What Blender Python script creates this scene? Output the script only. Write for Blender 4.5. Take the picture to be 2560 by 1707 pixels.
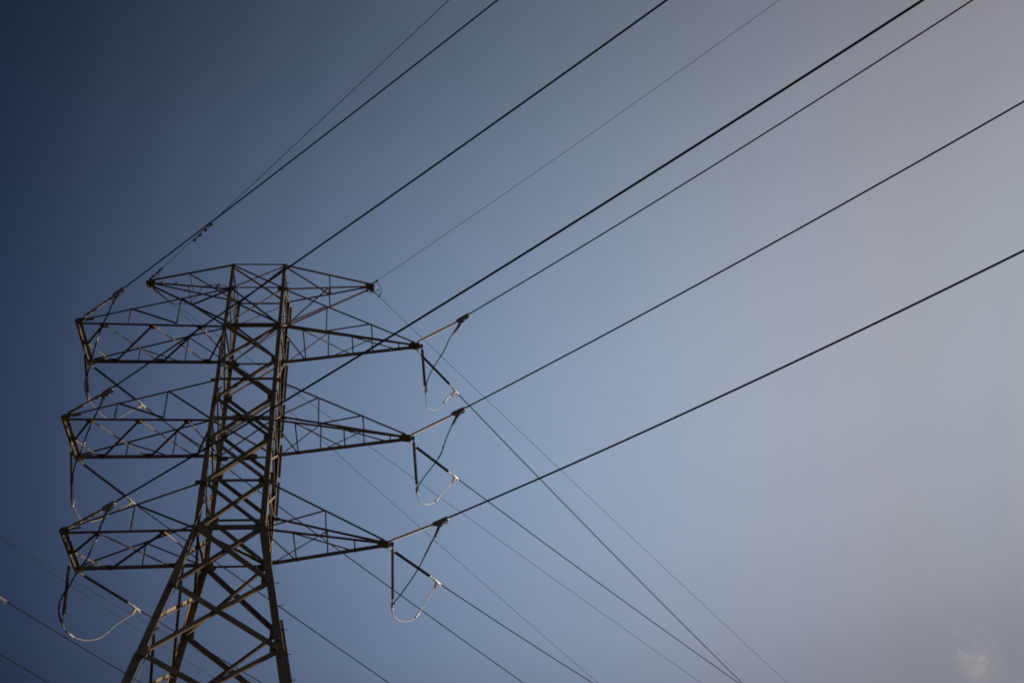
import bpy, math, random
from mathutils import Vector as V, Matrix
random.seed(7)
for _o in list(bpy.data.objects): bpy.data.objects.remove(_o)
SC = bpy.context.scene
COL = SC.collection

# surveyed positions of the tower, its line hardware and its wires, in metres (x across the arms, y along the line of sight, z up)
CAM = {"loc":[6.748,-42.273,1.6],"r":[0.995889,-0.066464,-0.061547],"u":[0.001172,-0.669934,0.742419],"f":[0.090577,0.739439,0.667102],"lens":42.6109}
LEV0 = [43.43,41.931,39.58,37.501,36.333,35.302,34.162,33.111,30.897,28.649,25.849,22.672]
HX0 = [1.2,1.2075,1.2193,1.2297,1.2355,1.2407,1.2464,1.2516,1.2627,1.274,1.8146,2.4281]
TIPS = {"EL":[-5.335,0.0,43.556],"ER":[5.309,0.0,43.347],"L1N":[-7.662,-1.329,39.72],"L1F":[-7.662,1.329,39.72],"L2N":[-7.276,-1.344,34.212],"L2F":[-7.276,1.344,34.212],"L3N":[-6.328,-1.34,28.594],"L3F":[-6.328,1.34,28.594],"R1":[7.483,0.0,39.474],"R2":[7.05,0.0,34.08],"R3":[6.165,0.0,28.674]}
STRAIN = {"nR1":[[7.484,-0.001,39.63],[7.561,-0.078,39.7],[9.159,-1.676,39.35],[9.27,-1.787,39.375],[9.752,-2.269,39.333]],"nR2":[[7.085,-0.035,34.145],[7.189,-0.139,34.151],[8.76,-1.711,33.889],[8.894,-1.844,33.914],[9.361,-2.312,33.833]],"nR3":[[6.246,-0.081,28.764],[6.357,-0.192,28.73],[7.856,-1.691,28.407],[7.988,-1.822,28.382],[8.497,-2.332,28.314]],"nL1":[[-7.688,-1.302,39.866],[-7.399,-1.591,39.866],[-5.907,-3.084,39.571],[-5.831,-3.159,39.645],[-5.334,-3.657,39.56]],"nL2":[[-7.317,-1.303,34.382],[-7.155,-1.465,34.415],[-5.402,-3.218,33.96],[-5.346,-3.274,33.949],[-4.943,-3.677,33.898]],"nL3":[[-6.264,-1.404,28.695],[-6.119,-1.549,28.664],[-4.583,-3.085,28.382],[-4.495,-3.173,28.396],[-4.011,-3.657,28.332]],"fR1":[[7.48,-0.004,39.145],[7.688,0.272,39.083],[8.998,2.011,38.827],[9.176,2.247,38.782],[9.443,2.601,38.689]],"fR2":[[7.098,0.064,33.913],[7.383,0.442,33.893],[8.823,2.353,33.969],[9.03,2.628,33.983],[9.291,2.974,33.988]],"fR3":[[6.18,0.019,28.473],[6.465,0.397,28.529],[7.892,2.291,28.536],[8.068,2.524,28.524],[8.386,2.947,28.508]],"fL1":[[-7.583,1.433,39.522],[-7.509,1.531,39.523],[-5.937,3.617,39.308],[-5.803,3.796,39.293],[-5.532,4.155,39.237]],"fL2":[[-7.191,1.456,34.064],[-7.06,1.63,34.016],[-5.61,3.554,33.718],[-5.478,3.73,33.69],[-5.178,4.129,33.595]],"fL3":[[-6.238,1.459,28.461],[-6.108,1.632,28.445],[-4.681,3.526,28.288],[-4.563,3.682,28.266],[-4.232,4.122,28.216]]}
WIRES = {"nEL":{"r":0.0145,"A":[-4.624,-0.712,43.827],"ph":2.44346,"s":-0.06714,"k":0.000313,"L":53.44},"nL1":{"r":0.0254,"A":[-5.334,-3.657,39.56],"ph":2.36056,"s":-0.07978,"k":0.001,"L":56.0},"nL2":{"r":0.0281,"A":[-4.943,-3.677,33.898],"ph":2.35619,"s":-0.08227,"k":0.000896,"L":66.58},"nL3":{"r":0.0295,"A":[-4.011,-3.657,28.332],"ph":2.3431,"s":-0.07045,"k":0.000947,"L":76.77},"nER":{"r":0.0099,"A":[5.606,-0.297,43.509],"ph":2.38237,"s":-0.07745,"k":0.001123,"L":58.08},"nR1":{"r":0.0223,"A":[9.752,-2.269,39.333],"ph":2.36492,"s":-0.08038,"k":0.001386,"L":60.9},"nR2":{"r":0.0235,"A":[9.361,-2.312,33.833],"ph":2.35183,"s":-0.08644,"k":0.001275,"L":61.04},"nR3":{"r":0.0265,"A":[8.497,-2.332,28.314],"ph":2.34747,"s":-0.11229,"k":0.001552,"L":58.51},"fER":{"r":0.0127,"A":[5.673,0.483,43.091],"ph":0.66759,"s":-0.08001,"k":0.000241,"L":101.63},"fR1":{"r":0.0222,"A":[9.443,2.601,38.689],"ph":0.62832,"s":-0.0961,"k":0.000616,"L":75.83},"fR2":{"r":0.0205,"A":[9.291,2.974,33.988],"ph":0.7025,"s":-0.02827,"k":0.000571,"L":65.35},"fR3":{"r":0.0195,"A":[8.386,2.947,28.508],"ph":0.68068,"s":-0.01843,"k":0.001239,"L":37.56},"fELa":{"r":0.0125,"A":[-4.896,0.583,43.426],"ph":0.61959,"s":-0.09364,"k":0.000398,"L":97.26},"fELb":{"r":0.0126,"A":[-4.913,0.561,43.431],"ph":0.73304,"s":-0.07529,"k":0.000289,"L":107.86},"fL1":{"r":0.0246,"A":[-5.532,4.155,39.237],"ph":0.6545,"s":-0.06931,"k":0.000443,"L":77.22},"fL2":{"r":0.0225,"A":[-5.178,4.129,33.595],"ph":0.64141,"s":-0.08848,"k":0.000525,"L":50.08},"fL3":{"r":0.0196,"A":[-4.232,4.122,28.216],"ph":0.6545,"s":-0.06402,"k":0.00092,"L":28.78}}
OTHER = {"X1":{"r":0.0297,"A":[-22.561,39.671,49.662],"ph":0.61087,"s":-0.0779,"k":0.000667,"L":40.88,"back":0},"X2":{"r":0.0271,"A":[-21.8,38.955,44.955],"ph":0.61087,"s":-0.08326,"k":0.000667,"L":25.58,"back":6},"X3":{"r":0.0139,"A":[-32.73,62.789,70.388],"ph":0.61087,"s":-0.0387,"k":0.000667,"L":66.06,"back":8},"X4":{"r":0.0139,"A":[-32.73,62.885,70.282],"ph":0.61087,"s":-0.10028,"k":0.000667,"L":67.22,"back":8}}
VERT = {"R1":[[7.687,0.0,39.45],[7.696,-0.012,39.211],[7.789,-0.128,36.935],[7.833,-0.156,36.583]],"R2":[[7.254,0.0,34.056],[7.265,-0.012,33.816],[7.369,-0.125,31.542],[7.379,-0.133,31.172]],"R3":[[6.369,0.0,28.65],[6.371,-0.003,28.41],[6.386,-0.036,26.13],[6.372,-0.052,25.785]],"L1":[[-7.662,0.0,39.54],[-7.529,-0.013,38.955],[-7.012,-0.062,36.673],[-6.952,-0.088,36.346]],"L2":[[-7.276,0.0,34.032],[-7.168,0.014,33.442],[-6.746,0.067,31.141],[-6.669,0.018,30.849]],"L3":[[-6.328,0.0,28.414],[-6.257,-0.079,27.824],[-5.98,-0.389,25.521],[-5.939,-0.444,25.175]]}
JUMP = {"R1":{"pts":[[9.456,-1.798,39.437],[9.209,-1.561,39.026],[9.078,-1.487,38.892],[8.908,-1.365,38.677],[8.793,-1.233,38.446],[8.719,-1.141,38.285],[8.529,-0.98,38.001],[8.194,-0.722,37.545],[7.907,-0.435,37.04],[7.84,-0.217,36.649],[7.831,0.389,36.719],[7.909,1.167,36.8],[8.044,1.471,36.863],[8.241,1.709,36.996],[8.479,1.91,37.275],[8.723,2.103,37.752],[8.891,2.24,38.135],[9.094,2.391,38.433],[9.307,2.546,38.768]],"ci":9},"R2":{"pts":[[9.151,-1.86,33.984],[9.081,-1.779,33.854],[8.868,-1.568,33.515],[8.655,-1.325,33.122],[8.515,-1.108,32.769],[8.411,-0.951,32.513],[8.141,-0.734,32.161],[7.726,-0.463,31.714],[7.448,-0.252,31.368],[7.379,-0.133,31.172],[7.408,0.307,31.229],[7.528,0.876,31.314],[7.746,1.289,31.454],[8.038,1.648,31.754],[8.234,1.871,32.051],[8.418,2.099,32.461],[8.706,2.432,33.041],[9.0,2.76,33.625],[9.187,2.965,34.012]],"ci":9},"R3":{"pts":[[8.278,-1.842,28.458],[8.203,-1.747,28.315],[8.0,-1.499,27.944],[7.892,-1.397,27.791],[7.797,-1.288,27.627],[7.648,-1.13,27.39],[7.368,-0.837,26.95],[7.079,-0.596,26.587],[6.681,-0.297,26.136],[6.475,-0.17,25.944],[6.388,-0.095,25.83],[6.36,0.411,25.828],[6.437,0.798,25.828],[6.581,1.146,25.856],[6.809,1.47,25.96],[7.071,1.759,26.151],[7.273,1.952,26.4],[7.425,2.105,26.682],[7.643,2.334,27.153],[7.792,2.512,27.577],[7.992,2.703,27.976],[8.102,2.814,28.234],[8.213,2.935,28.544]],"ci":10},"L1":{"pts":[[-5.668,-3.223,39.73],[-5.737,-3.091,39.589],[-5.929,-2.84,39.331],[-6.051,-2.643,39.123],[-6.228,-2.385,38.855],[-6.317,-2.235,38.696],[-6.44,-2.037,38.488],[-6.566,-1.795,38.23],[-6.677,-1.532,37.947],[-6.781,-1.27,37.664],[-6.867,-1.018,37.389],[-6.989,-0.762,37.115],[-7.077,-0.52,36.853],[-7.059,-0.283,36.581],[-6.97,-0.087,36.347],[-6.992,0.074,36.38],[-6.932,0.616,36.541],[-6.838,1.448,36.776],[-6.705,2.119,37.003],[-6.535,2.615,37.255],[-6.338,3.004,37.703],[-6.07,3.523,38.466],[-5.891,3.848,38.93],[-5.781,4.075,39.36]],"ci":14},"L2":{"pts":[[-5.257,-3.241,34.103],[-5.359,-3.124,33.993],[-5.515,-2.819,33.692],[-5.582,-2.724,33.601],[-5.719,-2.528,33.413],[-5.835,-2.359,33.25],[-5.987,-2.1,32.997],[-6.105,-1.905,32.807],[-6.25,-1.598,32.502],[-6.359,-1.394,32.301],[-6.528,-1.129,32.044],[-6.608,-0.932,31.847],[-6.678,-0.65,31.558],[-6.703,-0.342,31.235],[-6.669,0.018,30.849],[-6.684,0.43,30.902],[-6.687,1.135,30.995],[-6.632,1.482,31.067],[-6.482,1.937,31.248],[-6.18,2.552,31.774],[-5.853,3.179,32.546],[-5.622,3.592,33.051],[-5.475,3.848,33.394],[-5.393,4.03,33.734]],"ci":14},"L3":{"pts":[[-4.322,-3.208,28.506],[-4.352,-3.088,28.358],[-4.559,-2.763,27.971],[-4.632,-2.636,27.819],[-4.691,-2.5,27.654],[-4.84,-2.303,27.422],[-4.941,-2.147,27.236],[-5.045,-1.991,27.05],[-5.275,-1.748,26.769],[-5.482,-1.57,26.565],[-5.749,-1.255,26.196],[-5.958,-1.058,25.969],[-6.085,-0.807,25.666],[-6.079,-0.601,25.404],[-5.969,-0.403,25.134],[-5.967,0.161,25.173],[-5.832,0.898,25.294],[-5.659,1.438,25.458],[-5.49,1.851,25.652],[-5.277,2.3,25.967],[-5.112,2.643,26.329],[-4.928,3.078,26.926],[-4.737,3.453,27.393],[-4.511,3.864,27.884],[-4.45,4.08,28.292]],"ci":14}}
DOWNLEAD = [[-5.03,0.251,43.236],[-4.839,0.329,43.124],[-4.572,0.452,42.951],[-4.324,0.577,42.779],[-4.037,0.59,42.725],[-3.463,0.532,42.711],[-3.272,0.443,42.785],[-3.061,0.239,42.802],[-2.83,-0.154,42.846],[-2.657,-0.465,42.808],[-2.373,-0.706,42.677],[-1.866,-0.943,42.511],[-1.443,-1.634,41.763],[-1.267,-1.529,41.712],[-1.128,-1.396,41.635],[-1.026,-1.185,41.478],[-0.931,-0.918,41.349],[-0.974,-1.629,40.211],[-1.047,-1.583,40.08],[-1.143,-1.532,39.433],[-1.205,-1.526,38.226],[-1.175,-1.478,37.324],[-1.126,-1.499,36.496],[-1.141,-1.463,35.733],[-1.124,-1.5,34.926],[-1.165,-1.555,33.906],[-1.157,-1.508,32.886],[-1.099,-1.588,31.397],[-1.055,-1.553,30.628],[-1.092,-1.568,29.804],[-1.234,-1.561,29.091],[-1.335,-1.642,28.296],[-1.466,-1.906,26.961],[-1.581,-2.183,25.637],[-1.772,-2.389,24.394],[-2.021,-2.597,23.61],[-2.139,-2.857,22.418],[-2.449,-2.838,21.242]]
DLCLAMPS = [[-4.007,-0.331,43.202],[-1.765,-1.582,41.839],[-4.719,-0.138,43.445],[-1.029,-1.628,40.037],[-1.063,-1.515,35.69],[-1.075,-1.45,37.068],[-1.05,-1.621,29.767],[-2.002,-2.662,23.59]]
DAMP = [3.024,3.928]
ERIGHT = {"near":[[5.193,-0.047,43.416],[5.351,-0.189,43.371],[5.45,-0.327,43.331],[5.54,-0.444,43.269],[5.614,-0.578,43.228]],"far":[[5.309,0.115,43.22],[5.422,0.262,43.221],[5.566,0.427,43.2],[5.651,0.573,43.206]],"loop":[[5.532,-0.187,43.525],[5.6,-0.114,43.434],[5.726,0.002,43.289],[5.786,0.096,43.177],[5.766,0.184,43.081],[5.696,0.258,43.009],[5.677,0.299,42.967]],"loop2":[[5.076,0.169,43.192],[5.193,0.214,43.127],[5.348,0.197,43.124],[5.431,0.175,43.136],[5.58,0.09,43.211],[5.658,0.085,43.206],[5.685,0.129,43.154],[5.696,0.258,43.009]]}
ELEFT = {"near":[[-5.297,-0.104,43.665],[-5.196,-0.247,43.631],[-4.961,-0.463,43.659],[-4.804,-0.648,43.662],[-4.666,-0.819,43.653],[-4.561,-0.941,43.594]],"loop":[[-4.671,-0.746,43.753],[-4.752,-0.567,43.745],[-4.852,-0.373,43.723],[-4.953,-0.191,43.715],[-4.987,-0.013,43.703]],"far":[[-5.144,0.13,43.385],[-5.023,0.268,43.306],[-4.901,0.374,43.262],[-4.856,0.433,43.28]]}

# ------------------------------------------------------------------ camera
cd = bpy.data.cameras.new('camera'); cam = bpy.data.objects.new('camera', cd); COL.objects.link(cam)
_r, _u, _f, _l = CAM['r'], CAM['u'], CAM['f'], CAM['loc']
cam.matrix_world = Matrix(((_r[0], _u[0], -_f[0], _l[0]), (_r[1], _u[1], -_f[1], _l[1]), (_r[2], _u[2], -_f[2], _l[2]), (0, 0, 0, 1)))
cd.lens = CAM['lens']; cd.sensor_width = 36; cd.clip_start = 0.1; cd.clip_end = 9000
SC.camera = cam

# ------------------------------------------------------------------ sky and sun
SUN_AZ, SUN_EL = 70.0, 12.0            # degrees clockwise from +y, and above the horizon
sun_dir = V((math.sin(math.radians(SUN_AZ))*math.cos(math.radians(SUN_EL)),
             math.cos(math.radians(SUN_AZ))*math.cos(math.radians(SUN_EL)), math.sin(math.radians(SUN_EL))))
world = bpy.data.worlds.new('World'); SC.world = world; world.use_nodes = True
nt = world.node_tree; N = nt.nodes; LK = nt.links
bg = N['Background']; bg.inputs[1].default_value = 0.1
sky = N.new('ShaderNodeTexSky'); sky.sky_type = 'NISHITA'; sky.sun_disc = False
sky.sun_elevation = math.radians(SUN_EL); sky.sun_rotation = math.radians(SUN_AZ)
sky.air_density = 1; sky.dust_density = 4; sky.ozone_density = 1
# dimming put into the sky, lens edge darkening included: its brightness also follows the angle from the sun and the height above the horizon
tc = N.new('ShaderNodeTexCoord'); dot = N.new('ShaderNodeVectorMath'); dot.operation = 'DOT_PRODUCT'
LK.new(tc.outputs['Generated'], dot.inputs[0]); dot.inputs[1].default_value = sun_dir
sep = N.new('ShaderNodeSeparateXYZ'); LK.new(tc.outputs['Generated'], sep.inputs[0])
def sky_ramp(src, stops, top):
    hv = N.new('ShaderNodeMath'); hv.operation = 'MULTIPLY_ADD'; hv.inputs[1].default_value = .5; hv.inputs[2].default_value = .5
    r = N.new('ShaderNodeValToRGB'); r.color_ramp.interpolation = 'CARDINAL'; e = r.color_ramp.elements
    while len(e) < len(stops): e.new(.5)
    for k, (p, c) in zip(e, stops): k.position = (p+1)/2; k.color = (*[x/top for x in c], 1)
    g_ = N.new('ShaderNodeVectorMath'); g_.operation = 'SCALE'; g_.inputs['Scale'].default_value = top
    LK.new(src, hv.inputs[0]); LK.new(hv.outputs[0], r.inputs[0]); LK.new(r.outputs[0], g_.inputs[0]); return g_.outputs[0]
def times(a, b):
    m_ = N.new('ShaderNodeVectorMath'); m_.operation = 'MULTIPLY'; LK.new(a, m_.inputs[0]); LK.new(b, m_.inputs[1]); return m_.outputs[0]
by_sun = sky_ramp(dot.outputs['Value'], [(-1.0, (.95, .95, 1.0)), (-.5, (.9, .9, .95)), (-.15, (.55, .58, .75)), (0.0, (.2, .24, .4)), (.081, (.306, .350, .513)), (.138, (.513, .549, .718)), (.195, (.767, .800, .970)),  # sky away from the sun raised as added fill for the front faces
    (.252, (1.053, 1.090, 1.257)), (.309, (1.348, 1.395, 1.556)), (.366, (1.632, 1.685, 1.830)), (.423, (1.884, 1.926, 2.041)), (.480, (2.080, 2.084, 2.153)), (.538, (2.189, 2.137, 2.145)),
    (.595, (2.180, 2.072, 2.019)), (.652, (2.027, 1.895, 1.796)), (.709, (1.728, 1.628, 1.514)), (.766, (1.37, 1.38, 1.35)), (1.0, (1.0, 1.0, 1.05))], 2.3)
by_height = sky_ramp(sep.outputs['Z'], [(-1.0, (.5, .5, .5)), (.2, (.5, .5, .52)), (.401, (.461, .461, .505)), (.455, (.625, .630, .675)), (.510, (.786, .794, .833)), (.564, (.916, .925, .950)), (.618, (.990, .994, 1.001)),
    (.673, (.993, .986, .974)), (.727, (.923, .903, .876)), (.781, (.796, .763, .728)), (.836, (.636, .596, .559)), (1.0, (.6, .55, .5))], 1.05)
LK.new(times(times(sky.outputs[0], by_sun), by_height), bg.inputs[0])
sd = bpy.data.lights.new('sun', 'SUN'); sd.energy = 4.6; sd.angle = math.radians(0.5); sd.color = (1, .84, .66)
so = bpy.data.objects.new('sun', sd); COL.objects.link(so); so.rotation_euler = (-sun_dir).to_track_quat('-Z', 'Y').to_euler()
SC.view_settings.view_transform = 'Standard'; SC.view_settings.look = 'None'; SC.view_settings.exposure = 0; SC.view_settings.gamma = 1

# ------------------------------------------------------------------ materials
def mat(name, c1, c2, rough=.6, metal=0., scale=3., c3=None, bump=0., stretch=None, vary=0.):
    m = bpy.data.materials.new(name); m.use_nodes = True
    t = m.node_tree; n = t.nodes; l = t.links; b = n['Principled BSDF']
    co = n.new('ShaderNodeNewGeometry')
    mp = n.new('ShaderNodeMapping'); l.new(co.outputs['Position'], mp.inputs[0])
    if stretch: mp.inputs['Scale'].default_value = stretch
    nz = n.new('ShaderNodeTexNoise'); nz.inputs['Scale'].default_value = scale; nz.inputs['Detail'].default_value = 6; nz.inputs['Roughness'].default_value = .65
    l.new(mp.outputs[0], nz.inputs['Vector'])
    r = n.new('ShaderNodeValToRGB'); e = r.color_ramp.elements
    e[0].position = .35; e[0].color = (*c1, 1); e[1].position = .65; e[1].color = (*c2, 1)
    l.new(nz.outputs[0], r.inputs[0]); out = r.outputs[0]
    if c3:
        n2 = n.new('ShaderNodeTexNoise'); n2.inputs['Scale'].default_value = scale*.37; n2.inputs['Detail'].default_value = 8; n2.inputs['Roughness'].default_value = .7
        l.new(mp.outputs[0], n2.inputs['Vector'])
        r2 = n.new('ShaderNodeValToRGB'); r2.color_ramp.elements[0].position = .5; r2.color_ramp.elements[1].position = .68
        l.new(n2.outputs[0], r2.inputs[0])
        mx = n.new('ShaderNodeMix'); mx.data_type = 'RGBA'; l.new(r2.outputs[0], mx.inputs[0]); l.new(out, mx.inputs['A']); mx.inputs['B'].default_value = (*c3, 1)
        out = mx.outputs['Result']
    if vary:                                            # no two bars are weathered alike
        oi = n.new('ShaderNodeObjectInfo'); mr = n.new('ShaderNodeMapRange'); mr.inputs['To Min'].default_value = 1-vary; mr.inputs['To Max'].default_value = 1+vary
        l.new(oi.outputs['Random'], mr.inputs['Value'])
        vs = n.new('ShaderNodeVectorMath'); vs.operation = 'SCALE'; l.new(out, vs.inputs[0]); l.new(mr.outputs[0], vs.inputs['Scale']); out = vs.outputs[0]
    l.new(out, b.inputs['Base Color']); b.inputs['Roughness'].default_value = rough; b.inputs['Metallic'].default_value = metal
    if bump:
        bp = n.new('ShaderNodeBump'); bp.inputs['Strength'].default_value = bump; bp.inputs['Distance'].default_value = .02
        l.new(nz.outputs[0], bp.inputs['Height']); l.new(bp.outputs[0], b.inputs['Normal'])
    return m
STEEL = mat('weathered_steel', (.072, .052, .033), (.135, .098, .064), .6, .0, 2.2, c3=(.17, .085, .042), vary=.45)
STEEL_THIN = mat('weathered_thin_steel', (.06, .042, .031), (.112, .078, .054), .6, .0, 3.5, c3=(.13, .075, .046), vary=.45)
GALV = mat('galvanised_fittings', (.22, .22, .21), (.34, .34, .33), .5, .3, 12)
ALU = mat('cast_aluminium', (.30, .29, .27), (.46, .45, .43), .45, .25, 9)
ALU_SHADED = mat('shaded_aluminium', (.10, .105, .11), (.16, .165, .17), .6, .1, 9)  # darker copy of the aluminium, near clamps' unlit tone put in the colour
CABLE_OLD = mat('weathered_cable', (.09, .083, .075), (.19, .175, .155), .6, 0, 2)
CABLE = mat('stranded_aluminium', (.15, .14, .13), (.44, .42, .39), .5, .15, 1.6)
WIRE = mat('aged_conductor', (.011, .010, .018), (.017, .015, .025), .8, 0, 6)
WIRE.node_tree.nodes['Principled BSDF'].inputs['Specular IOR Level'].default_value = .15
EARTHW = mat('aged_earth_wire', (.02, .02, .028), (.035, .034, .042), .8, 0, 6)
EARTHW.node_tree.nodes['Principled BSDF'].inputs['Specular IOR Level'].default_value = .15
RUBBER = mat('shaded_silicone', (.05, .053, .06), (.075, .08, .09), .5, 0, 8)  # shaded copy of one silicone, its unlit tone in the base colour
RUBBER_LIT = mat('sunlit_silicone', (.34, .31, .28), (.46, .43, .40), .6, 0, 8)  # sunlit copy of the same silicone, the light painted into the colour
RUBBER_HALF_LIT = mat('half_lit_silicone', (.13, .12, .115), (.19, .18, .17), .6, 0, 8)  # fainter lit copy for the left strings, light painted into the colour
DAMPER = mat('dark_cast_iron', (.022, .022, .026), (.04, .036, .04), .9, 0, 8)
DAMPER.node_tree.nodes['Principled BSDF'].inputs['Specular IOR Level'].default_value = .1
SOIL = mat('dry_grass_ground', (.05, .048, .028), (.095, .085, .052), .95, 0, .35, c3=(.12, .095, .066), bump=.3)
CONC = mat('concrete', (.3, .29, .27), (.4, .39, .37), .9, 0, 2)

# ------------------------------------------------------------------ mesh builder
class MB:
    def __init__(s): s.v = []; s.f = []
    def prism(s, ring0, ring1):
        b = len(s.v); n = len(ring0); s.v += [tuple(p) for p in ring0] + [tuple(p) for p in ring1]
        s.f += [(b+i, b+(i+1) % n, b+n+(i+1) % n, b+n+i) for i in range(n)]
        s.f += [tuple(b+i for i in reversed(range(n))), tuple(b+n+i for i in range(n))]
        return s
    def angle(s, p, q, w, t, d1, d2, w2=None):         # rolled L section, heel on the line p-q
        p, q = V(p), V(q); a = (q-p).normalized(); d1 = (d1-a*d1.dot(a)).normalized()
        d2 = d2-a*d2.dot(a); d2 = (d2-d1*d2.dot(d1)).normalized(); w2 = w2 or w
        sec = [(0, 0), (w, 0), (w, t), (t, t), (t, w2), (0, w2)]
        return s.prism([p+d1*x+d2*y for x, y in sec], [q+d1*x+d2*y for x, y in sec])
    def bar(s, p, q, w, h, up=V((0, 0, 1))):           # flat or square bar centred on p-q
        p, q = V(p), V(q); a = (q-p).normalized(); up = V(up)
        if abs(a.dot(up)) > .98: up = V((0, 1, 0))
        d1 = a.cross(up).normalized(); d2 = d1.cross(a).normalized()
        sec = [(-w/2, -h/2), (w/2, -h/2), (w/2, h/2), (-w/2, h/2)]
        return s.prism([p+d1*x+d2*y for x, y in sec], [q+d1*x+d2*y for x, y in sec])
    def tube(s, pts, r, n=8, cap=True):
        pts = [V(p) for p in pts]; rs = r if isinstance(r, (list, tuple)) else [r]*len(pts)
        b = len(s.v); prev = None
        for i, p in enumerate(pts):
            a = (pts[min(i+1, len(pts)-1)]-pts[max(i-1, 0)]).normalized()
            if prev is None:
                u = a.cross(V((0, 0, 1)) if abs(a.z) < .95 else V((1, 0, 0))).normalized()
            else: u = (prev-a*prev.dot(a)).normalized()
            prev = u; w = a.cross(u)
            s.v += [tuple(p+(u*math.cos(k*2*math.pi/n)+w*math.sin(k*2*math.pi/n))*rs[i]) for k in range(n)]
        m = len(pts)
        s.f += [(b+i*n+k, b+i*n+(k+1) % n, b+(i+1)*n+(k+1) % n, b+(i+1)*n+k) for i in range(m-1) for k in range(n)]
        if cap: s.f += [tuple(b+k for k in reversed(range(n))), tuple(b+(m-1)*n+k for k in range(n))]
        return s
    def plate(s, poly, nrm, t):                        # polygon given by 3-D corners, thickened both ways along nrm
        nrm = V(nrm).normalized()
        return s.prism([V(p)-nrm*t/2 for p in poly], [V(p)+nrm*t/2 for p in poly])
    def bolt(s, p, nrm, r=.018, h=.03): p = V(p); nrm = V(nrm).normalized(); return s.tube([p-nrm*h/2, p+nrm*h/2], r, 6)
    def build(s, name, m, parent=None, smooth=False):
        me = bpy.data.meshes.new(name); me.from_pydata(s.v, [], s.f); me.materials.append(m)
        if smooth:
            me.polygons.foreach_set('use_smooth', [len(p.vertices) == 4 for p in me.polygons])
        o = bpy.data.objects.new(name, me); COL.objects.link(o); me.update()
        if parent: put(o, parent)
        return o
def put(o, parent):
    o.parent = parent; o.matrix_parent_inverse = Matrix.Translation(parent_loc(parent)).inverted()
def parent_loc(p):
    l = V(p.location)
    while p.parent: break
    return l if not p.parent else V((0, 0, 0)) + TOPLOC.get(p.name, V((0, 0, 0)))
TOPLOC = {}
def tag(o, label=None, cat=None, group=None, kind=None):
    if label: o['label'] = label
    if cat: o['category'] = cat
    if group: o['group'] = group
    if kind: o['kind'] = kind
    return o
def empty(name, loc, label, cat, group=None):
    o = bpy.data.objects.new(name, None); COL.objects.link(o); o.location = loc; o.empty_display_size = .3
    return tag(o, label, cat, group)
def child(mb, name, m, parent, smooth=False):           # parent stands at a known place; geometry is given in world metres
    o = mb.build(name, m, None, smooth); o.parent = parent
    w = V((0, 0, 0)); q = parent
    while q: w += V(q.location); q = q.parent
    o.location = -w
    return o
def spline(pts, n=6):
    pts = [V(p) for p in pts]; out = []
    for i in range(len(pts)-1):
        p0, p1, p2, p3 = pts[max(i-1, 0)], pts[i], pts[i+1], pts[min(i+2, len(pts)-1)]
        for k in range(n):
            t = k/n
            out.append(.5*((2*p1)+(p2-p0)*t+(2*p0-5*p1+4*p2-p3)*t*t+(3*p1-p0-3*p2+p3)*t**3))
    return out+[pts[-1]]

# ------------------------------------------------------------------ ground
g = MB(); R = 4500
g.v = [(R*math.cos(k*math.pi/32), R*math.sin(k*math.pi/32), 0) for k in range(64)]; g.f = [tuple(range(64))]
tag(g.build('ground', SOIL), kind='structure')

# ------------------------------------------------------------------ lattice tower
ASP = 1.0328
LEV = list(LEV0)+[19.1, 14.9, 10.2, 5.0, .25]
def hx(z):
    if z >= LEV0[9]: return HX0[0]+(HX0[9]-HX0[0])*(LEV0[0]-z)/(LEV0[0]-LEV0[9])
    return HX0[9]+.1931*(LEV0[9]-z)
SGN = {'NL': (-1, -1), 'NR': (1, -1), 'FL': (-1, 1), 'FR': (1, 1)}
def node(c, z): sx, sy = SGN[c]; h = hx(z); return V((sx*h, sy*h*ASP, z))
def nd(c, k): return node(c, LEV[k])
def mid(i, j): return (LEV[i]+LEV[j])/2
def wleg(z): return .15+(LEV[0]-z)/(LEV[0]-LEV[9])*.10 if z > LEV[9] else min(.34, .25+(LEV[9]-z)*.012)
tower = empty('transmission_tower', (0, 0, 0), 'tall rusty brown steel lattice transmission tower with three arms on each side', 'pylon')

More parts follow.
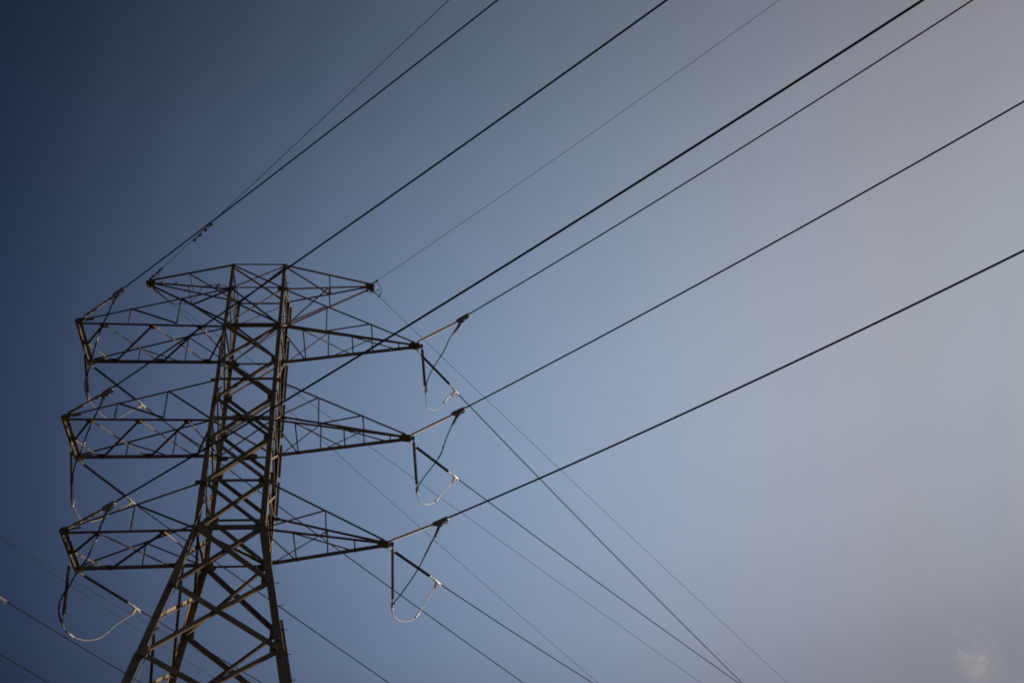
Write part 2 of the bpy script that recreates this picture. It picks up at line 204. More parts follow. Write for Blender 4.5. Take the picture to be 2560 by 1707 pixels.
# legs
for c, (sx, sy) in SGN.items():
    m = MB(); zs = [LEV[0]+.12, LEV[2], LEV[5], LEV[8], LEV[9], LEV[11], LEV[13], 0.1]
    for za, zb in zip(zs, zs[1:]):
        w = wleg((za+zb)/2); o = V((sx*w/2, sy*w/2, 0))
        m.angle(node(c, za)+o, node(c, zb)+o, w, .02, V((-sx, 0, 0)), V((0, -sy, 0)))
        if zb > 1:   # splice angles with rows of bolts over each joint
            w2 = wleg(zb)*.86; o2 = V((sx*(w/2-.03), sy*(w/2-.03), 0)); L = .45
            m.angle(node(c, zb+L)+o2, node(c, zb-L)+o2, w2, .016, V((-sx, 0, 0)), V((0, -sy, 0)))
            for k in range(5):
                for e in (.3, .68):
                    m.bolt(node(c, zb-L*.85+k*L*.42)+V((sx*(w/2-w*e), sy*w/2, 0)), (0, 1, 0), .016, .05)
                    m.bolt(node(c, zb-L*.85+k*L*.42)+V((sx*w/2, sy*(w/2-w*e), 0)), (1, 0, 0), .016, .05)
    leg = child(m, 'leg', STEEL, tower)
    f = MB(); b = node(c, 0); f.bar(b+V((0, 0, -.3)), b+V((0, 0, .4)), .9, .9); child(f, 'concrete_footing', CONC, tower)
    if c == 'NR':
        z = LEV[0]-.55; k = 0
        while z > LEV[12]:
            w = wleg(z); p = node(c, z)
            s = MB()
            if k % 2: a = p+V((w/2-.05, 0, 0)); s.tube([a, a+V((.24, -.02, 0))], .013, 6); s.tube([a+V((.235, -.02, 0)), a+V((.25, -.02, 0))], .028, 6)
            else: a = p+V((-w*.05, -w/2+.02, 0)); s.tube([a, a+V((0, -.24, 0))], .013, 6); s.tube([a+V((0, -.235, 0)), a+V((0, -.25, 0))], .028, 6)
            child(s, 'step_bolt', DAMPER, leg); z -= .55; k += 1
# climbing rail plates along one rear leg
for za, zb in ((43.2, 42.0), (41.0, 39.7), (39.45, 37.4), (37.1, 35.2), (34.8, 33.05), (32.8, 31.05), (26.4, 22.9)):
    m = MB(); o = lambda z: node('FR', z)+V((wleg(z)/2+.06, wleg(z)/2, 0))
    m.bar(o(za), o(zb), .11, .014, (0, 1, 0))
    for z in (za-.15, (za+zb)/2, zb+.15): m.bar(o(z)+V((-.1, -.02, 0)), o(z)+V((.0, -.02, 0)), .05, .03)
    child(m, 'climbing_rail', STEEL, tower)

# front and back faces: crossed diagonals; the one falling to the right lies outside
def brace(p, q, nout, w, side, name, trim=.0, mt=STEEL, t=.012, wl=.2, flange=None, par=None):
    p, q = V(p), V(q); a = (q-p).normalized(); nout = V(nout); nout = (nout-a*nout.dot(a)).normalized()
    d1 = nout.cross(a).normalized()
    if d1.z < -.05 or (abs(d1.z) <= .05 and d1.x < 0): d1 = -d1
    off = wl/2+.004 if side > 0 else wl/2-.026-t
    d2 = nout*(1 if side > 0 else -1)
    if flange is not None: d2 = nout*flange
    base = nout*(off if d2.dot(nout) > 0 else off+t)-d1*w/2
    m = MB(); m.angle(p+a*trim+base, q-a*trim+base, w, t, d1, d2, w*.8)
    return child(m, name, mt, par or tower)
FACES = [('N', V((0, -1, 0))), ('F', V((0, 1, 0)))]
panels = [(0, 1), (1, 2), (2, 3), (3, 5), (5, 7), (7, 8), (8, 9), (9, 10), (10, 11), (11, 12), (12, 13), (13, 14), (14, 15), (15, 16)]
W1 = {0: .085, 1: .09, 2: .13, 3: .15, 5: .15, 7: .16, 8: .16, 9: .21, 10: .21}
for Fc, n in FACES:
    for i, j in panels:
        w = W1.get(i, .2); wl = wleg(mid(i, j)); thin = .05 if i < 2 else w*((.95 if i < 9 else .72) if Fc == 'N' else .85)
        w_ = w if Fc == 'N' else w*.9
        brace(nd(Fc+'L', i), nd(Fc+'R', j), n, w_, 1, 'diagonal_brace', 0, STEEL, .014, wl)
        brace(nd(Fc+'R', i), nd(Fc+'L', j), n, thin, -1, 'diagonal_brace', 0, STEEL if i > 1 else STEEL_THIN, .014, wl)
# struts level with the arms
HS = {('N', 0): .05, ('F', 0): .1, ('N', 1): .05, ('F', 1): .05, ('N', 2): .14, ('F', 2): .1, ('N', 4): .09, ('F', 4): .07, ('N', 6): .14, ('F', 6): .09,
      ('N', 8): .09, ('F', 8): .11, ('N', 9): .16, ('F', 9): .1, ('N', 12): .14, ('F', 12): .14}
for (Fc, k), w in HS.items():
    n = dict(FACES)[Fc]; wl = wleg(LEV[k])
    sh = V((0, 0, 0)) if k not in (0,) else V((0, 0, .05))
    brace(nd(Fc+'L', k)+sh, nd(Fc+'R', k)+sh, n*1.0, w, 1, 'horizontal_strut', 0, STEEL, .016, wl+.036, flange=-1)
# side faces: crosses that meet the legs half a panel lower than those of the front
side = [LEV[0], LEV[1], LEV[2], LEV[4], LEV[6], mid(7, 8), mid(8, 9), mid(9, 10), mid(10, 11), mid(11, 12), mid(12, 13), mid(13, 14), mid(14, 15), mid(15, 16)]
for sx, ch in ((-1, 'L'), (1, 'R')):
    n = V((sx, 0, 0))
    for i in range(len(side)-1):
        z0, z1 = side[i], side[i+1]; wl = wleg((z0+z1)/2); w = .06 if i < 2 else (.085 if i < 6 else .14)
        brace(node('N'+ch, z0), node('F'+ch, z1), n, w, -1, 'side_brace', 0, STEEL, .012, wl-.06)
        brace(node('F'+ch, z0), node('N'+ch, z1), n, w, -1, 'side_brace', 0, STEEL, .012, wl)
    for k, w in ((0, .06), (1, .055), (2, .1), (4, .07), (6, .09), (8, .08), (9, .12)):
        brace(nd('N'+ch, k), nd('F'+ch, k), n, w, -1, 'horizontal_strut', 0, STEEL, .012, wleg(LEV[k])-.03)
# level braces across the inside of the body
for k, w in ((0, .08), (2, .07), (6, .07), (9, .11)):
    for a, b, dz in (('NL', 'FR', .0), ('NR', 'FL', -.03)):
        m = MB(); p, q = nd(a, k), nd(b, k); d = V((0, 0, dz-.03)); ax = (q-p).normalized(); sd_ = ax.cross(V((0, 0, 1)))
        m.angle(p+d-sd_*w/2, q+d-sd_*w/2, w, .01, sd_, V((0, 0, -1)), w*.8); child(m, 'plan_brace', STEEL, tower)
# gusset plates where the braces meet the legs and each other
def gusset(cn, nout, wx, wz, bolts=6, par=None, shape=None):
    cn = V(cn); nout = V(nout).normalized(); ux = V((0, 0, 1)).cross(nout).normalized(); uz = V((0, 0, 1))
    sh = shape or [(-.5, -.35), (-.3, -.5), (.3, -.5), (.5, -.35), (.5, .35), (.3, .5), (-.3, .5), (-.5, .35)]
    m = MB(); m.plate([cn+ux*x*wx+uz*z*wz for x, z in sh], nout, .014)
    for k in range(bolts):
        for s in (-1, 1): m.bolt(cn+ux*wx*(-.36+.72*k/max(1, bolts-1))+uz*wz*.2*s*(1 if k % 2 else .7), nout, .017, .045)
    return child(m, 'gusset_plate', STEEL, par or tower)
for Fc, n in FACES:
    for k in (1, 2, 3, 5, 7, 8, 9, 10, 11):
        for ch, sx in (('L', -1), ('R', 1)):
            wl = wleg(LEV[k]); p = nd(Fc+ch, k)+n*(wl/2-.031)-V((sx*(wl*.62), 0, 0))
            gusset(p, n, .26 if k < 8 else .32, .34 if k < 8 else .42, 3)
    wl = wleg(LEV[6]); gusset(V((0, 0, LEV[6]+.0))+n*(hx(LEV[6])*ASP+wl/2-.012), n, .8, .36, 6)
    gusset(V((-.02, 0, LEV[4]+.0))+n*(hx(LEV[4])*ASP+wl/2-.012), n, .3, .22, 3)

# ------------------------------------------------------------------ arms
def seg(p, q, f): return V(p)+(V(q)-V(p))*f
def lace(p, q, w, par, hint, name='lacing_bar', mt=STEEL_THIN, off=0):
    p, q = V(p), V(q); a = (q-p).normalized(); h = V(hint); h = (h-a*h.dot(a)).normalized(); d1 = h.cross(a).normalized()
    if d1.z > 0: d1 = -d1
    m = MB(); m.angle(p-d1*w/2+h*off, q-d1*w/2+h*off, w, .008, d1, h, w*.85); return child(m, name, mt, par)
def chords(m, pairs):
    for p, q, w, d1, d2 in pairs: m.angle(V(p)-V(d1)*w/2-V(d2)*w/2, V(q)-V(d1)*w/2-V(d2)*w/2, w, .014, V(d1), V(d2))
UP, DN = V((0, 0, 1)), V((0, 0, -1))
def left_arm(i, kt, kb, nb):
    tn, tf = V(TIPS['L%dN' % i]), V(TIPS['L%dF' % i]); m = MB()
    bn, bf, un, uf = nd('NL', kb), nd('FL', kb), nd('NL', kt), nd('FL', kt)
    chords(m, [(bn, tn, .115, (0, -1, 0), (0, 0, 1)), (bf, tf, .115, (0, 1, 0), (0, 0, 1)),
               (un, tn+UP*.10, .085, (0, 1, 0), (0, 0, -1)), (uf, tf+UP*.10, .055, (0, -1, 0), (0, 0, -1))])
    arm = child(m, 'cross_arm', STEEL, tower)
    # beam across the outer end, made of two back-to-back angles
    e = MB(); xo = tn.x; y0, y1 = tn.y-.16, tf.y+.16; zb = tn.z-.02
    e.angle((xo-.02, y0, zb), (xo-.02, y1, zb), .145, .014, V((-1, 0, 0)), DN, .12)
    e.angle((xo-.002, y0, zb), (xo-.002, y1, zb), .145, .014, V((1, 0, 0)), UP, .12)
    for y in (tn.y-.1, tf.y+.1, 0): e.bar((xo-.17, y, zb+.02), (xo+.17, y, zb+.02), .16, .03)
    child(e, 'end_beam', STEEL, arm)
    for t, sy in ((tn, -1), (tf, 1)):
        p = MB(); p.bar(t+V((-.13, 0, -.03)), t+V((.16, 0, -.03)), .26, .05); p.plate([t+V((-.12, sy*.14, -.12)), t+V((.15, sy*.14, -.12)), t+V((.32, sy*.14, .1)), t+V((.3, sy*.14, .2)), t+V((-.12, sy*.14, .12))], (0, 1, 0), .018)
        p.bar(t+V((.15, sy*.03, .1)), t+V((.62, sy*.03, .19)), .1, .02)
        for q in range(4): p.bolt(t+V((-.06+.09*q, sy*.14, .04)), (0, 1, 0), .017, .06)
        child(p, 'tip_plate', STEEL, arm)
    for b, u, t, ny in ((bn, un, tn, -1), (bf, uf, tf, 1)):
        nrm = V((0, ny, 0)); top = lambda f: seg(t+UP*.1, u, f)+nrm*.05; bot = lambda f: seg(t, b, f)+nrm*.05
        fr = [k/nb for k in range(1, nb)]
        for f in fr: lace(top(f), bot(f), .055, arm, nrm)
        for k, f in enumerate(fr): lace(top(f), bot(fr[k+1] if k+1 < len(fr) else .985), .065, arm, nrm, off=.012)
    # bracing in the plane of the lower chords
    gf = [1/6, .5, 5/6] if nb == 3 else [.25, .75]
    NB = lambda f: seg(tn, bn, f)+DN*.05; FB = lambda f: seg(tf, bf, f)+DN*.05; E = V((tn.x+.12, 0, tn.z-.06))
    seqN = [NB(f) for f in gf]; seqF = [FB(f) for f in gf]
    pl = [(E, seqN[0]), (E, seqF[0])]
    for k in range(len(gf)-1): pl += [(seqN[k], seqF[k+1]), (seqF[k], seqN[k+1])]
    pl += [(seqN[-1], bf+DN*.05+V((0, -.1, 0))), (seqF[-1], bn+DN*.05+V((0, .1, 0)))]
    for k, (p, q) in enumerate(pl):
        a = (q-p).normalized(); w = .075; s = a.cross(UP).normalized()
        if s.x > 0: s = -s                                  # standing flange turned to the open side
        m2 = MB(); dz = DN*(.012 if k % 2 else 0); m2.angle(p-s*w/2+dz, q-s*w/2+dz, w, .01, s, DN, w); child(m2, 'plan_brace', STEEL, arm)
    for c_, sy in [(q, 1) for q in seqN]+[(q, -1) for q in seqF]:
        m3 = MB(); c0 = c_+V((0, sy*.07, .012)); m3.plate([c0+V((-.2, -.07*sy, 0)), c0+V((.2, -.07*sy, 0)), c0+V((.15, .2*sy, 0)), c0+V((-.15, .2*sy, 0))], UP, .014)
        for q in (-.09, 0, .09): m3.bolt(c0+V((q, 0, -.01)), UP, .016, .05)
        child(m3, 'gusset_plate', STEEL, arm)
    m3 = MB(); c0 = E+V((.02, 0, .0)); m3.plate([c0+V((-.14, -.2, 0)), c0+V((.08, -.16, 0)), c0+V((.08, .16, 0)), c0+V((-.14, .2, 0))], UP, .014); child(m3, 'gusset_plate', STEEL, arm)
    return arm
def right_arm(i, kt, kb, nb):
    t = V(TIPS['R%d' % i]); bn, bf, un, uf = nd('NR', kb), nd('FR', kb), nd('NR', kt), nd('FR', kt); m = MB()
    o = .07
    chords(m, [(bn, t+V((0, -o, 0)), .11, (0, -1, 0), (0, 0, 1)), (bf, t+V((0, o, 0)), .11, (0, 1, 0), (0, 0, 1)),
               (un, t+V((-.1, -o, .1)), .085, (0, 1, 0), (0, 0, -1)), (uf, t+V((-.1, o, .1)), .07, (0, -1, 0), (0, 0, -1))])
    arm = child(m, 'cross_arm', STEEL, tower)
    p = MB()
    p.plate([t+V((-.42, -.12, -.07)), t+V((-.15, -.15, -.07)), t+V((.05, -.14, -.07)), t+V((.14, -.05, -.07)), t+V((.14, .06, -.07)), t+V((.05, .17, -.07)), t+V((-.12, .19, -.07)), t+V((-.42, .13, -.07))], UP, .02)
    p.plate([t+V((-.34, -.09, -.06)), t+V((.1, -.09, -.1)), t+V((.12, -.09, .08)), t+V((-.34, -.09, .15))], (0, 1, 0), .018)
    p.plate([t+V((-.34, .09, -.06)), t+V((.1, .09, -.1)), t+V((.12, .09, .08)), t+V((-.34, .09, .15))], (0, 1, 0), .018)
    p.bar(t+V((.0, 0, .0)), t+V((.23, 0, 0)), .09, .1); p.plate([t+V((.15, -.02, -.14)), t+V((.25, -.02, -.14)), t+V((.25, -.02, .06)), t+V((.15, -.02, .06))], (0, 1, 0), .05)
    for sy in (-1, 1): p.plate([t+V((-.1, sy*.1, -.03)), t+V((.08, sy*.1, -.03)), t+V((.05, sy*.26, -.03)), t+V((-.06, sy*.26, -.03))], UP, .025)
    for q in range(6):
        p.bolt(t+V((-.3+.07*q, -.1, .03)), (0, 1, 0), .018, .07); p.bolt(t+V((-.3+.07*q, .1, .03)), (0, 1, 0), .018, .07); p.bolt(t+V((-.35+.08*q, .02*(q % 2), -.08)), UP, .018, .06)
    child(p, 'tip_plate', STEEL, arm)
    for b, u, sy in ((bn, un, -1), (bf, uf, 1)):
        nrm = V((0, sy, 0)); tt = t+V((0, sy*o, 0)); top = lambda f: seg(u, tt+V((-.1, 0, .1)), f)+nrm*.04; bot = lambda f: seg(b, tt, f)+nrm*.05
        fr = [k/nb for k in range(1, nb)]
        for f in fr: lace(top(f), bot(f), .055, arm, nrm)
        lace(bot(.02), top(fr[0]), .05, arm, nrm, off=.012)
        if nb == 3: lace(bot(fr[0]), top(fr[1]), .05, arm, nrm, off=.012)
    gf = [1/6, .52, .86] if nb == 3 else [.24, .73]
    NB = lambda f: seg(bn, t+V((0, -o, 0)), f)+DN*.06; FB = lambda f: seg(bf, t+V((0, o, 0)), f)+DN*.06
    for f in gf: lace(NB(f), FB(f), .055, arm, DN)
    pl = [(bn+DN*.06, FB(gf[0]))]+[(NB(gf[k]), FB(gf[k+1])) for k in range(len(gf)-1)]
    for p_, q_ in pl:
        a = (q_-p_).normalized(); w = .07; s = a.cross(UP).normalized()
        if s.x > 0: s = -s
        lit = i == 1 and p_ is not pl[0][0] and q_ is pl[1][1]
        if not lit: s = -s
        m2 = MB(); m2.angle(p_-s*w/2+DN*.012, q_-s*w/2+DN*.012, w, .009, s, DN if lit else UP, w); child(m2, 'plan_brace', STEEL, arm)
    for f in gf:
        q_ = FB(f); m3 = MB(); m3.plate([q_+V((-.1, .04, -.01)), q_+V((.1, .04, -.01)), q_+V((.08, -.08, -.01)), q_+V((-.08, -.08, -.01))], UP, .012); child(m3, 'gusset_plate', STEEL, arm)
    return arm
for i, kt, kb, nb in ((1, 1, 2, 3), (2, 4, 6, 3), (3, 8, 9, 2)):
    left_arm(i, kt, kb, nb); right_arm(i, kt, kb, nb)
# wing plates where the arm chords meet the body
for kt in (1, 4, 8):
    for c in ('NL', 'FL', 'NR', 'FR'):
        sx, sy = SGN[c]; w = wleg(LEV[kt]); p = nd(c, kt)+V((sx*w*.75, sy*w*.3, -.03)); gusset(p, (0, sy, 0), .3, .2, 3)
for kb in (2, 6, 9):
    for c in ('NL', 'FL', 'NR', 'FR'):
        sx, sy = SGN[c]; w = wleg(LEV[kb]); p = nd(c, kb)+V((-sx*w*.9, sy*w*.62, -.06)); gusset(p, (0, sy, 0), .42, .26, 4)
def peak_arm(key, ch):
    t = V(TIPS[key]); s = -1 if ch == 'L' else 1
    un, uf, bn, bf = nd('N'+ch, 0)+UP*.05, nd('F'+ch, 0)+UP*.05, nd('N'+ch, 1), nd('F'+ch, 1); m = MB()
    chords(m, [(un, t+V((0, -.04, .05)), .12, (0, 1, 0), (0, 0, -1)), (uf, t+V((0, .04, .05)), .055, (0, -1, 0), (0, 0, -1)),
               (bn, t+V((0, -.04, -.03)), .06, (0, 1, 0), (0, 0, 1)), (bf, t+V((0, .04, -.03)), .11, (0, -1, 0), (0, 0, 1))])
    arm = child(m, 'peak_arm', STEEL, tower)
    mu, mf, mb_, mg = seg(un, t, .5), seg(uf, t, .5), seg(bn, t, .5), seg(bf, t, .5)
    for p, q in ((mu, mf), (mb_, mg)): lace(p, q, .065, arm, V((s, 0, 0)))
    if ch == 'L': lace(mu, uf, .06, arm, DN); lace(mg, bn, .07, arm, DN)
    else: lace(un, mf, .06, arm, DN); lace(mb_, bf, .07, arm, DN)
    p = MB()
    p.bar(t+V((-s*.32, 0, .0)), t+V((s*.1, 0, 0)), .16, .2); p.plate([t+V((-.12, -.16, -.02)), t+V((.12, -.16, -.02)), t+V((.1, .3, -.06)), t+V((-.1, .3, -.06))], UP, .02)
    p.plate([t+V((-.03, .06, -.05)), t+V((-.03, .3, -.05)), t+V((-.03, .26, -.2)), t+V((-.03, .12, -.2))], (1, 0, 0), .02)
    for q in range(4): p.bolt(t+V((-s*(.25-.08*q), -.08, .02)), (0, 1, 0), .018, .06)
    child(p, 'tip_plate', STEEL, arm)
peak_arm('EL', 'L'); peak_arm('ER', 'R')

# ------------------------------------------------------------------ insulators
def sheds(p, q, R_, r_, pitch):
    p, q = V(p), V(q); L = (q-p).length; a = (q-p)/L; n = max(3, int(L/pitch)); pts = [p]; rs = [r_*1.5]
    for k in range(n):
        z = (k+.5)*L/n; big = R_ if k % 2 == 0 else R_*.8
        for dz, rr in ((-.30, r_), (-.08, big*.93), (.04, big), (.16, r_*1.15)): pts.append(p+a*(z+dz*L/n)); rs.append(rr)
    pts.append(q); rs.append(r_*1.5)
    m = MB(); m.tube(pts, rs, 10); return m
ARM = {'1': 'top', '2': 'middle', '3': 'lowest'}
def strain_insulator(k, P):
    S, s0, s1, cb = [V(p) for p in P[:4]]; near = k[0] == 'n'; right = k[1] == 'R'
    lab = 'ribbed insulator rod %s from the %s of the %s %s arm' % (
        'rising to upper right' if near else 'slanting to lower right',
        'tip' if right else ('near corner' if near else 'far corner'), ARM[k[2]], 'right' if right else 'left')
    T = empty('strain_insulator', S, lab, 'insulator', 'insulators holding the conductors')
    tip = V(TIPS[k[1:] if right else k[1:]+('N' if near else 'F')])
    a = (s1-s0).normalized()
    if near:
        child(sheds(s0, s1, .07, .028, .062), 'ribbed_sleeve', RUBBER_LIT if right else RUBBER_HALF_LIT, T)
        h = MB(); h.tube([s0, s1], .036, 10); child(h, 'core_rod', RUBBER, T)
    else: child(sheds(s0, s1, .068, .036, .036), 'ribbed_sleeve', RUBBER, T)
    h = MB(); h.tube([tip+(S-tip)*.3, S, S+(s0-S)*.5], .03, 6); h.tube([S+(s0-S)*.4, s0+a*.03], .02, 8); h.tube([s0-a*.1, s0+a*.02], .034, 8)
    child(h, 'end_fitting', GALV, T)
    h = MB(); h.tube([s1-a*.02, s1+a*.09], .034, 8); h.tube([s1, cb], .02, 8); h.tube([cb-a*.1, cb+a*.02], .036, 8)
    child(h, 'end_fitting', GALV, T)
for k, P in STRAIN.items(): strain_insulator(k, P)
def jumper_insulator(k, P):
    t, s0, s1, cl = [V(p) for p in P]; right = k[0] == 'R'; a = (s1-s0).normalized()
    lab = 'dark ribbed insulator hanging below the %s of the %s %s arm' % ('tip' if right else 'end beam', ARM[k[1]], 'right' if right else 'left')
    T = empty('jumper_insulator', t, lab, 'insulator', 'insulators steadying the jumper loops')
    child(sheds(s0, s1, .068, .036, .036), 'ribbed_sleeve', RUBBER, T)
    h = MB(); h.tube([t+UP*.06, t+(s0-t)*.5, s0+a*.03], .018, 8); h.tube([s0-a*.1, s0], .032, 8); h.tube([t+UP*.03, t-UP*.05], .035, 8); child(h, 'end_fitting', GALV, T)
    h = MB(); h.tube([s1, s1+a*.08], .034, 8); h.tube([s1, cl-a*.1], .016, 8); child(h, 'end_fitting', GALV, T)
    h = MB(); h.tube([cl-a*.2, cl-a*.14, cl-a*.02, cl+a*.1, cl+a*.17], [.03, .055, .065, .05, .025], 10)
    for q in (-.1, -.02, .06): h.tube([cl+a*q+V((-.03, -.02, 0)), cl+a*q+V((.1, -.03, .0))], .016, 6)
    child(h, 'suspension_clamp', ALU, T)
for k, P in VERT.items(): jumper_insulator(k, P)

# ------------------------------------------------------------------ wires
def wire_pts(w, n=70, back=0):
    A = V(w['A']); h = V((math.sin(w['ph']), math.cos(w['ph']), 0))
    ts = ([-back] if back else [])+[w['L']*(i/(n-1))**1.15 for i in range(n)]
    return [A+h*t+UP*(w['s']*t+w['k']*t*t) for t in ts]
def conductor(key):
    w = WIRES[key]; near = key[0] == 'n'; right = key[1] == 'R'; P = STRAIN[key]; cb, ce = V(P[3]), V(P[4]); pts = wire_pts(w)
    lab = '%s conductor running %s from the %s %s arm' % ('thick dark' if near else 'thin dark', 'up overhead to the right' if near else 'away down to the right',
          ARM[key[2]], 'right' if right else 'left')
    T = empty('conductor', ce, lab, 'power line', 'conductors of the tower')
    m = MB(); m.tube(pts, w['r']*((1.36 if right else 1.2) if near else 1.2), 8); child(m, 'wire', WIRE, T, True)
    a = (ce-cb).normalized(); J = [V(p) for p in JUMP[key[1:]]['pts']]
    c = MB()
    if near:
        tail = J[:3]; b = tail[2]-cb; b = (b-a*b.dot(a)).normalized(); nn = a.cross(b); L = (ce-cb).length
        q = lambda x, y: cb+a*x*L+b*y
        c.plate([q(-.04, -.05), q(.1, -.08), q(1.0, -.07), q(1.03, .03), q(.96, .1), q(.72, .12), q(.55, .2), q(.38, .22), q(.2, .12), q(-.02, .07)], nn, .09)
        c.tube([q(.95, .05), q(1.04, .1), q(.97, .17), q(.75, .16)], .025, 6)
        body = [q(.45, .08), tail[1]*.5+q(.42, .14)*.5, tail[1], tail[2]]
        c.tube(body, [.07, .075, .06, .035], 8)
        for i in range(5):
            p = seg(body[1], body[3], .12+.2*i); c.tube([p-a*.02, p+a*.14-b*.02], .018, 6); c.tube([p+a*.09-b*.012, p+a*.12-b*.018], .036, 6)
        child(c, 'strain_clamp', ALU_SHADED, T)
        k = MB(); k.tube([q(.99, .03), q(1.1, .04)], .05, 8); k.tube([q(1.02, -.03), q(1.16, -.02)], w['r']*1.5, 8); child(k, 'keeper_bolt', ALU, T)
    else:
        tail = J[-3:]; b = tail[0]-cb; b = (b-a*b.dot(a)).normalized(); L = (ce-cb).length
        q = lambda x, y: cb+a*x*L+b*y
        c.tube([q(0, 0), q(.15, 0), q(.6, .01), q(1.0, 0)], [.03, .055, .05, w['r']*1.4], 8)
        c.tube([q(.45, .02), q(.85, .09), q(1.05, .09)], [.03, .035, .03], 6)
        pad0, pad1 = q(.5, .03), tail[1]
        c.tube([pad0, seg(pad0, pad1, .5), pad1], [.055, .05, .03], 8)
        dd = (pad1-pad0).normalized(); sd2 = (a-dd*a.dot(dd)).normalized()
        for i in range(4):
            p = seg(pad0, pad1, .3+.2*i); c.tube([p-sd2*.05, p+sd2*.12], .017, 6); c.tube([p+sd2*.07, p+sd2*.1], .034, 6)
        child(c, 'strain_clamp', ALU, T)
for key in WIRES:
    if key[1] != 'E': conductor(key)
def earth(key, lab, cat='earth wire'):
    w = WIRES[key]; pts = wire_pts(w)
    T = empty('earth_wire', w['A'], lab, cat, 'thin earth wires at the tower top'); m = MB(); m.tube(pts, w['r'], 6); child(m, 'wire', EARTHW, T, True)
    return T
def links(T, pts, r=.03, m=GALV):
    pts = [V(p) for p in pts]; c = MB(); c.tube(pts, r*.6, 6)
    for p, q in zip(pts, pts[1:]):
        a = (q-p); c.tube([p+a*.35, p+a*.75], r*1.25, 6)
    child(c, 'dead_end_link', m, T)
T = earth('nEL', 'thin dark earth wire with two dumbbell dampers rising from the left peak arm')
links(T, ELEFT['near'], .045, DAMPER)
w = WIRES['nEL']
for t in DAMP:
    A = V(w['A']); h = V((math.sin(w['ph']), math.cos(w['ph']), w['s'])); p = A+h*t+UP*w['k']*t*t; d = h.normalized(); lo = p+V((.02, .0, -.13))
    c = MB(); c.tube([p+UP*.02, lo], .026, 6); c.tube([lo-d*.2, lo+d*.2], .012, 6)
    for s in (-1, 1): c.tube([lo+d*s*.14, lo+d*s*.17, lo+d*s*.25, lo+d*s*.33], [.03, .05, .058, .035], 8)
    child(c, 'vibration_damper', DAMPER, T)
T = earth('nER', 'very thin earth wire rising to upper right from the right peak arm'); links(T, ERIGHT['near'], .035, DAMPER)
T = earth('fER', 'hair-thin earth wire slanting down to lower right from the right peak arm'); links(T, ERIGHT['far'], .03, DAMPER)
T = earth('fELa', 'hair-thin earth wire falling more steeply from the left peak arm behind the tower'); links(T, ELEFT['far'], .045, DAMPER)
T = earth('fELb', 'hair-thin earth wire falling less steeply from the left peak arm behind the tower')
c = MB(); c.tube([ELEFT['far'][0], ELEFT['far'][2], WIRES['fELb']['A']], .02, 6); child(c, 'dead_end_link', DAMPER, T)
def loop(pts, lab, r=.014):
    o = empty('earth_jumper', pts[0], lab, 'cable', 'small earth jumpers at the peak arms'); m = MB(); m.tube(spline(pts, 5), r, 6); child(m, 'wire', EARTHW, o, True)
    c = MB()
    for p in (pts[0], pts[-1]): p = V(p); c.tube([p-UP*.04, p+UP*.04], .035, 6)
    child(c, 'clip', GALV, o)
loop(ERIGHT['loop'], 'thin jumper bowing outward beyond the right peak arm tip')
loop(ERIGHT['loop2'], 'thin wavy jumper curling under the right peak arm tip')
loop(ELEFT['loop'], 'short curved jumper beside the earth wire at the left peak arm tip')

# jumper loops between the two strain clamps of each arm
SLEEVES = {'R1': ((4.8, 6.2), (15.0, 16.2)), 'R2': ((4.0, 5.6), (13.9, 15.1)), 'R3': ((2.6, 5.1), (16.0, 17.2)), 'L1': ((6.2, 7.2),), 'L2': ((4.8, 5.7), (7.6, 8.6)), 'L3': ((4.6, 6.0), (15.3, 16.0))}
for k, J in JUMP.items():
    right = k[0] == 'R'; pts = [V(p) for p in J['pts']]
    lab = 'bent jumper cable looping below the %s of the %s %s arm' % ('tip' if right else 'outer end', ARM[k[1]], 'right' if right else 'left')
    T = empty('jumper_cable', pts[J['ci']], lab, 'cable', 'jumper cables under the arms')
    sp = spline(pts, 6); m = MB(); m.tube(sp[4:-4], .019 if right else .021, 8); child(m, 'wire', CABLE if right else CABLE_OLD, T, True)
    c = MB(); c.tube(sp[6:J['ci']*6+3], .024 if right else .033, 8); child(c, 'shaded_run', WIRE, T, True)  # near run painted dark for its unlit side, thicker on the left arms
    for a_, b_ in SLEEVES[k]:
        i0, i1 = int(a_*6), int(b_*6); c = MB(); c.tube(sp[i0:i1+1], .036, 8); c.tube(sp[i0:i0+2], .046, 8); child(c, 'sleeve', ALU if a_ > 10 or not right else ALU_SHADED, T, True)

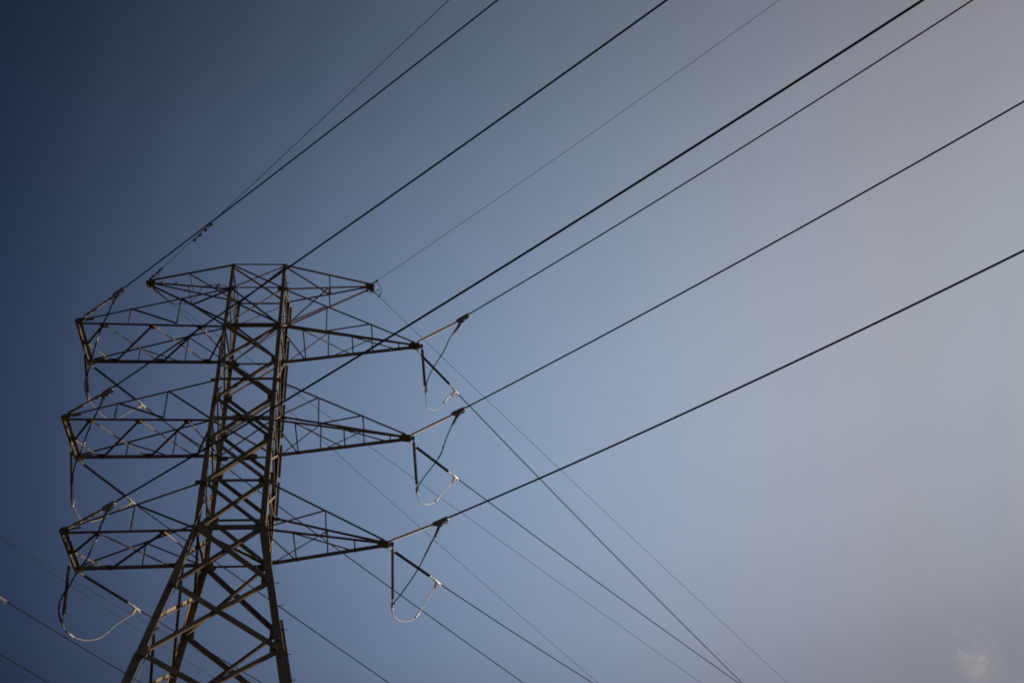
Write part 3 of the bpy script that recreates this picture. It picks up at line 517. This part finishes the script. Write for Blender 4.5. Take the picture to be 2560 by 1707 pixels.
# neighbouring line that shows at the left edge, farther off
OLAB = {'X1': ('conductor', 'distant dark conductor with a clamp entering at the left edge', 'power line'), 'X2': ('conductor', 'distant dark conductor cutting across the bottom left corner', 'power line'),
        'X3': ('earth_wire', 'faint hair-thin wire behind the lowest left jumper, upper of two', 'earth wire'), 'X4': ('earth_wire', 'faint hair-thin wire behind the lowest left jumper, lower of two', 'earth wire')}
for k, w in OTHER.items():
    nm, lab, cat = OLAB[k]; T = empty(nm, w['A'], lab, cat, 'wires of a neighbouring line'); m = MB(); m.tube(wire_pts(w, 40, w['back']), w['r']*1.4, 6); child(m, 'wire', WIRE if k in ('X1', 'X2') else EARTHW, T, True)
    if k == 'X1':
        A = V(w['A']); h = V((math.sin(w['ph']), math.cos(w['ph']), -.06)); c = MB()
        c.tube([A-h*1.0, A-h*.8, A-h*.2, A+h*.1], [.04, .09, .08, .04], 8); c.tube([A-h*.6+DN*.05, A-h*.1+DN*.2, A+h*.05+DN*.17], [.05, .05, .03], 6); child(c, 'strain_clamp', ALU_SHADED, T)
        st = empty('strain_insulator', A-h*4.6, 'distant insulator just cut off by the left edge', 'insulator', 'insulators of a neighbouring line')
        child(sheds(A-h*4.3, A-h*1.3, .09, .03, .07), 'ribbed_sleeve', RUBBER, st)
        c = MB(); c.tube([A-h*4.6, A-h*4.25], .035, 6); c.tube([A-h*1.35, A-h*.95], .035, 6); child(c, 'end_fitting', GALV, st)

# communication cable led down the near left leg
T = empty('down_lead_cable', DOWNLEAD[0], 'slim pale cable clipped down the near left leg from the left peak arm', 'cable')
m = MB(); m.tube(spline(DOWNLEAD, 5), .017, 6); child(m, 'wire', CABLE_OLD, T, True)
for p in DLCLAMPS:
    p = V(p); c = MB(); c.bar(p+V((-.07, .05, 0)), p+V((.08, .02, 0)), .05, .07); c.bar(p+V((.05, -.03, -.02)), p+V((.12, -.03, .03)), .07, .1); child(c, 'cable_clip', ALU, T)

# ------------------------------------------------------------------ thin wisp of cloud
def cloud(px, py, s, dens, lab):
    f = V(CAM['f']); r = V(CAM['r']); u = V(CAM['u']); c0 = V(CAM['loc'])
    D = 1500; F = CAM['lens']/36*2560
    p = c0+(f+r*((px-1280)/F)-u*((py-853.5)/F))*D
        # irregular closed hull round the wisp
    import bmesh
    bm = bmesh.new(); bmesh.ops.create_icosphere(bm, subdivisions=2, radius=1)
    for v in bm.verts: v.co = V((v.co.x*s*1.05, v.co.y*s*.5, v.co.z*s*1.25))
    me = bpy.data.meshes.new('cloud'); bm.to_mesh(me); bm.free()
    o = bpy.data.objects.new('cloud', me); COL.objects.link(o); o.location = p
    tag(o, lab, 'cloud', None, 'stuff')
    mt = bpy.data.materials.new('cloud_wisp'); mt.use_nodes = True; t = mt.node_tree; n = t.nodes; l = t.links; n.remove(n['Principled BSDF'])
    pv = n.new('ShaderNodeVolumePrincipled'); pv.inputs['Color'].default_value = (1, 1, 1, 1); pv.inputs['Anisotropy'].default_value = .55
    l.new(pv.outputs[0], n['Material Output'].inputs['Volume'])
    tcx = n.new('ShaderNodeTexCoord'); nz = n.new('ShaderNodeTexNoise'); nz.inputs['Scale'].default_value = .04; nz.inputs['Detail'].default_value = 6; nz.inputs['Roughness'].default_value = .68; nz.inputs['Distortion'].default_value = .9
    l.new(tcx.outputs['Object'], nz.inputs['Vector'])
    ln = n.new('ShaderNodeVectorMath'); ln.operation = 'MULTIPLY'; ln.inputs[1].default_value = (1/(s*.85), 1/(s*.5), 1/(s*1.15)); l.new(tcx.outputs['Object'], ln.inputs[0])
    le = n.new('ShaderNodeVectorMath'); le.operation = 'LENGTH'; l.new(ln.outputs[0], le.inputs[0])
    fall = n.new('ShaderNodeMapRange'); fall.inputs['From Min'].default_value = .1; fall.inputs['From Max'].default_value = .95; fall.inputs['To Min'].default_value = 1; fall.inputs['To Max'].default_value = 0; l.new(le.outputs['Value'], fall.inputs['Value'])
    mr = n.new('ShaderNodeMapRange'); mr.inputs['From Min'].default_value = .5; mr.inputs['From Max'].default_value = .68; mr.inputs['To Max'].default_value = dens; l.new(nz.outputs[0], mr.inputs['Value'])
    mm = n.new('ShaderNodeMath'); mm.operation = 'MULTIPLY'; l.new(fall.outputs[0], mm.inputs[0]); l.new(mr.outputs[0], mm.inputs[1]); l.new(mm.outputs[0], pv.inputs['Density'])
    me.materials.append(mt)
cloud(2446, 1636, 44, .02, 'faint pale wisp of cloud low in the right of the sky')
cloud(2566, 1452, 16, .05, 'tiny pale fleck of cloud cut off by the right edge')
SC.cycles.volume_step_rate = 1.0
SC.cycles.filter_width = 1.8
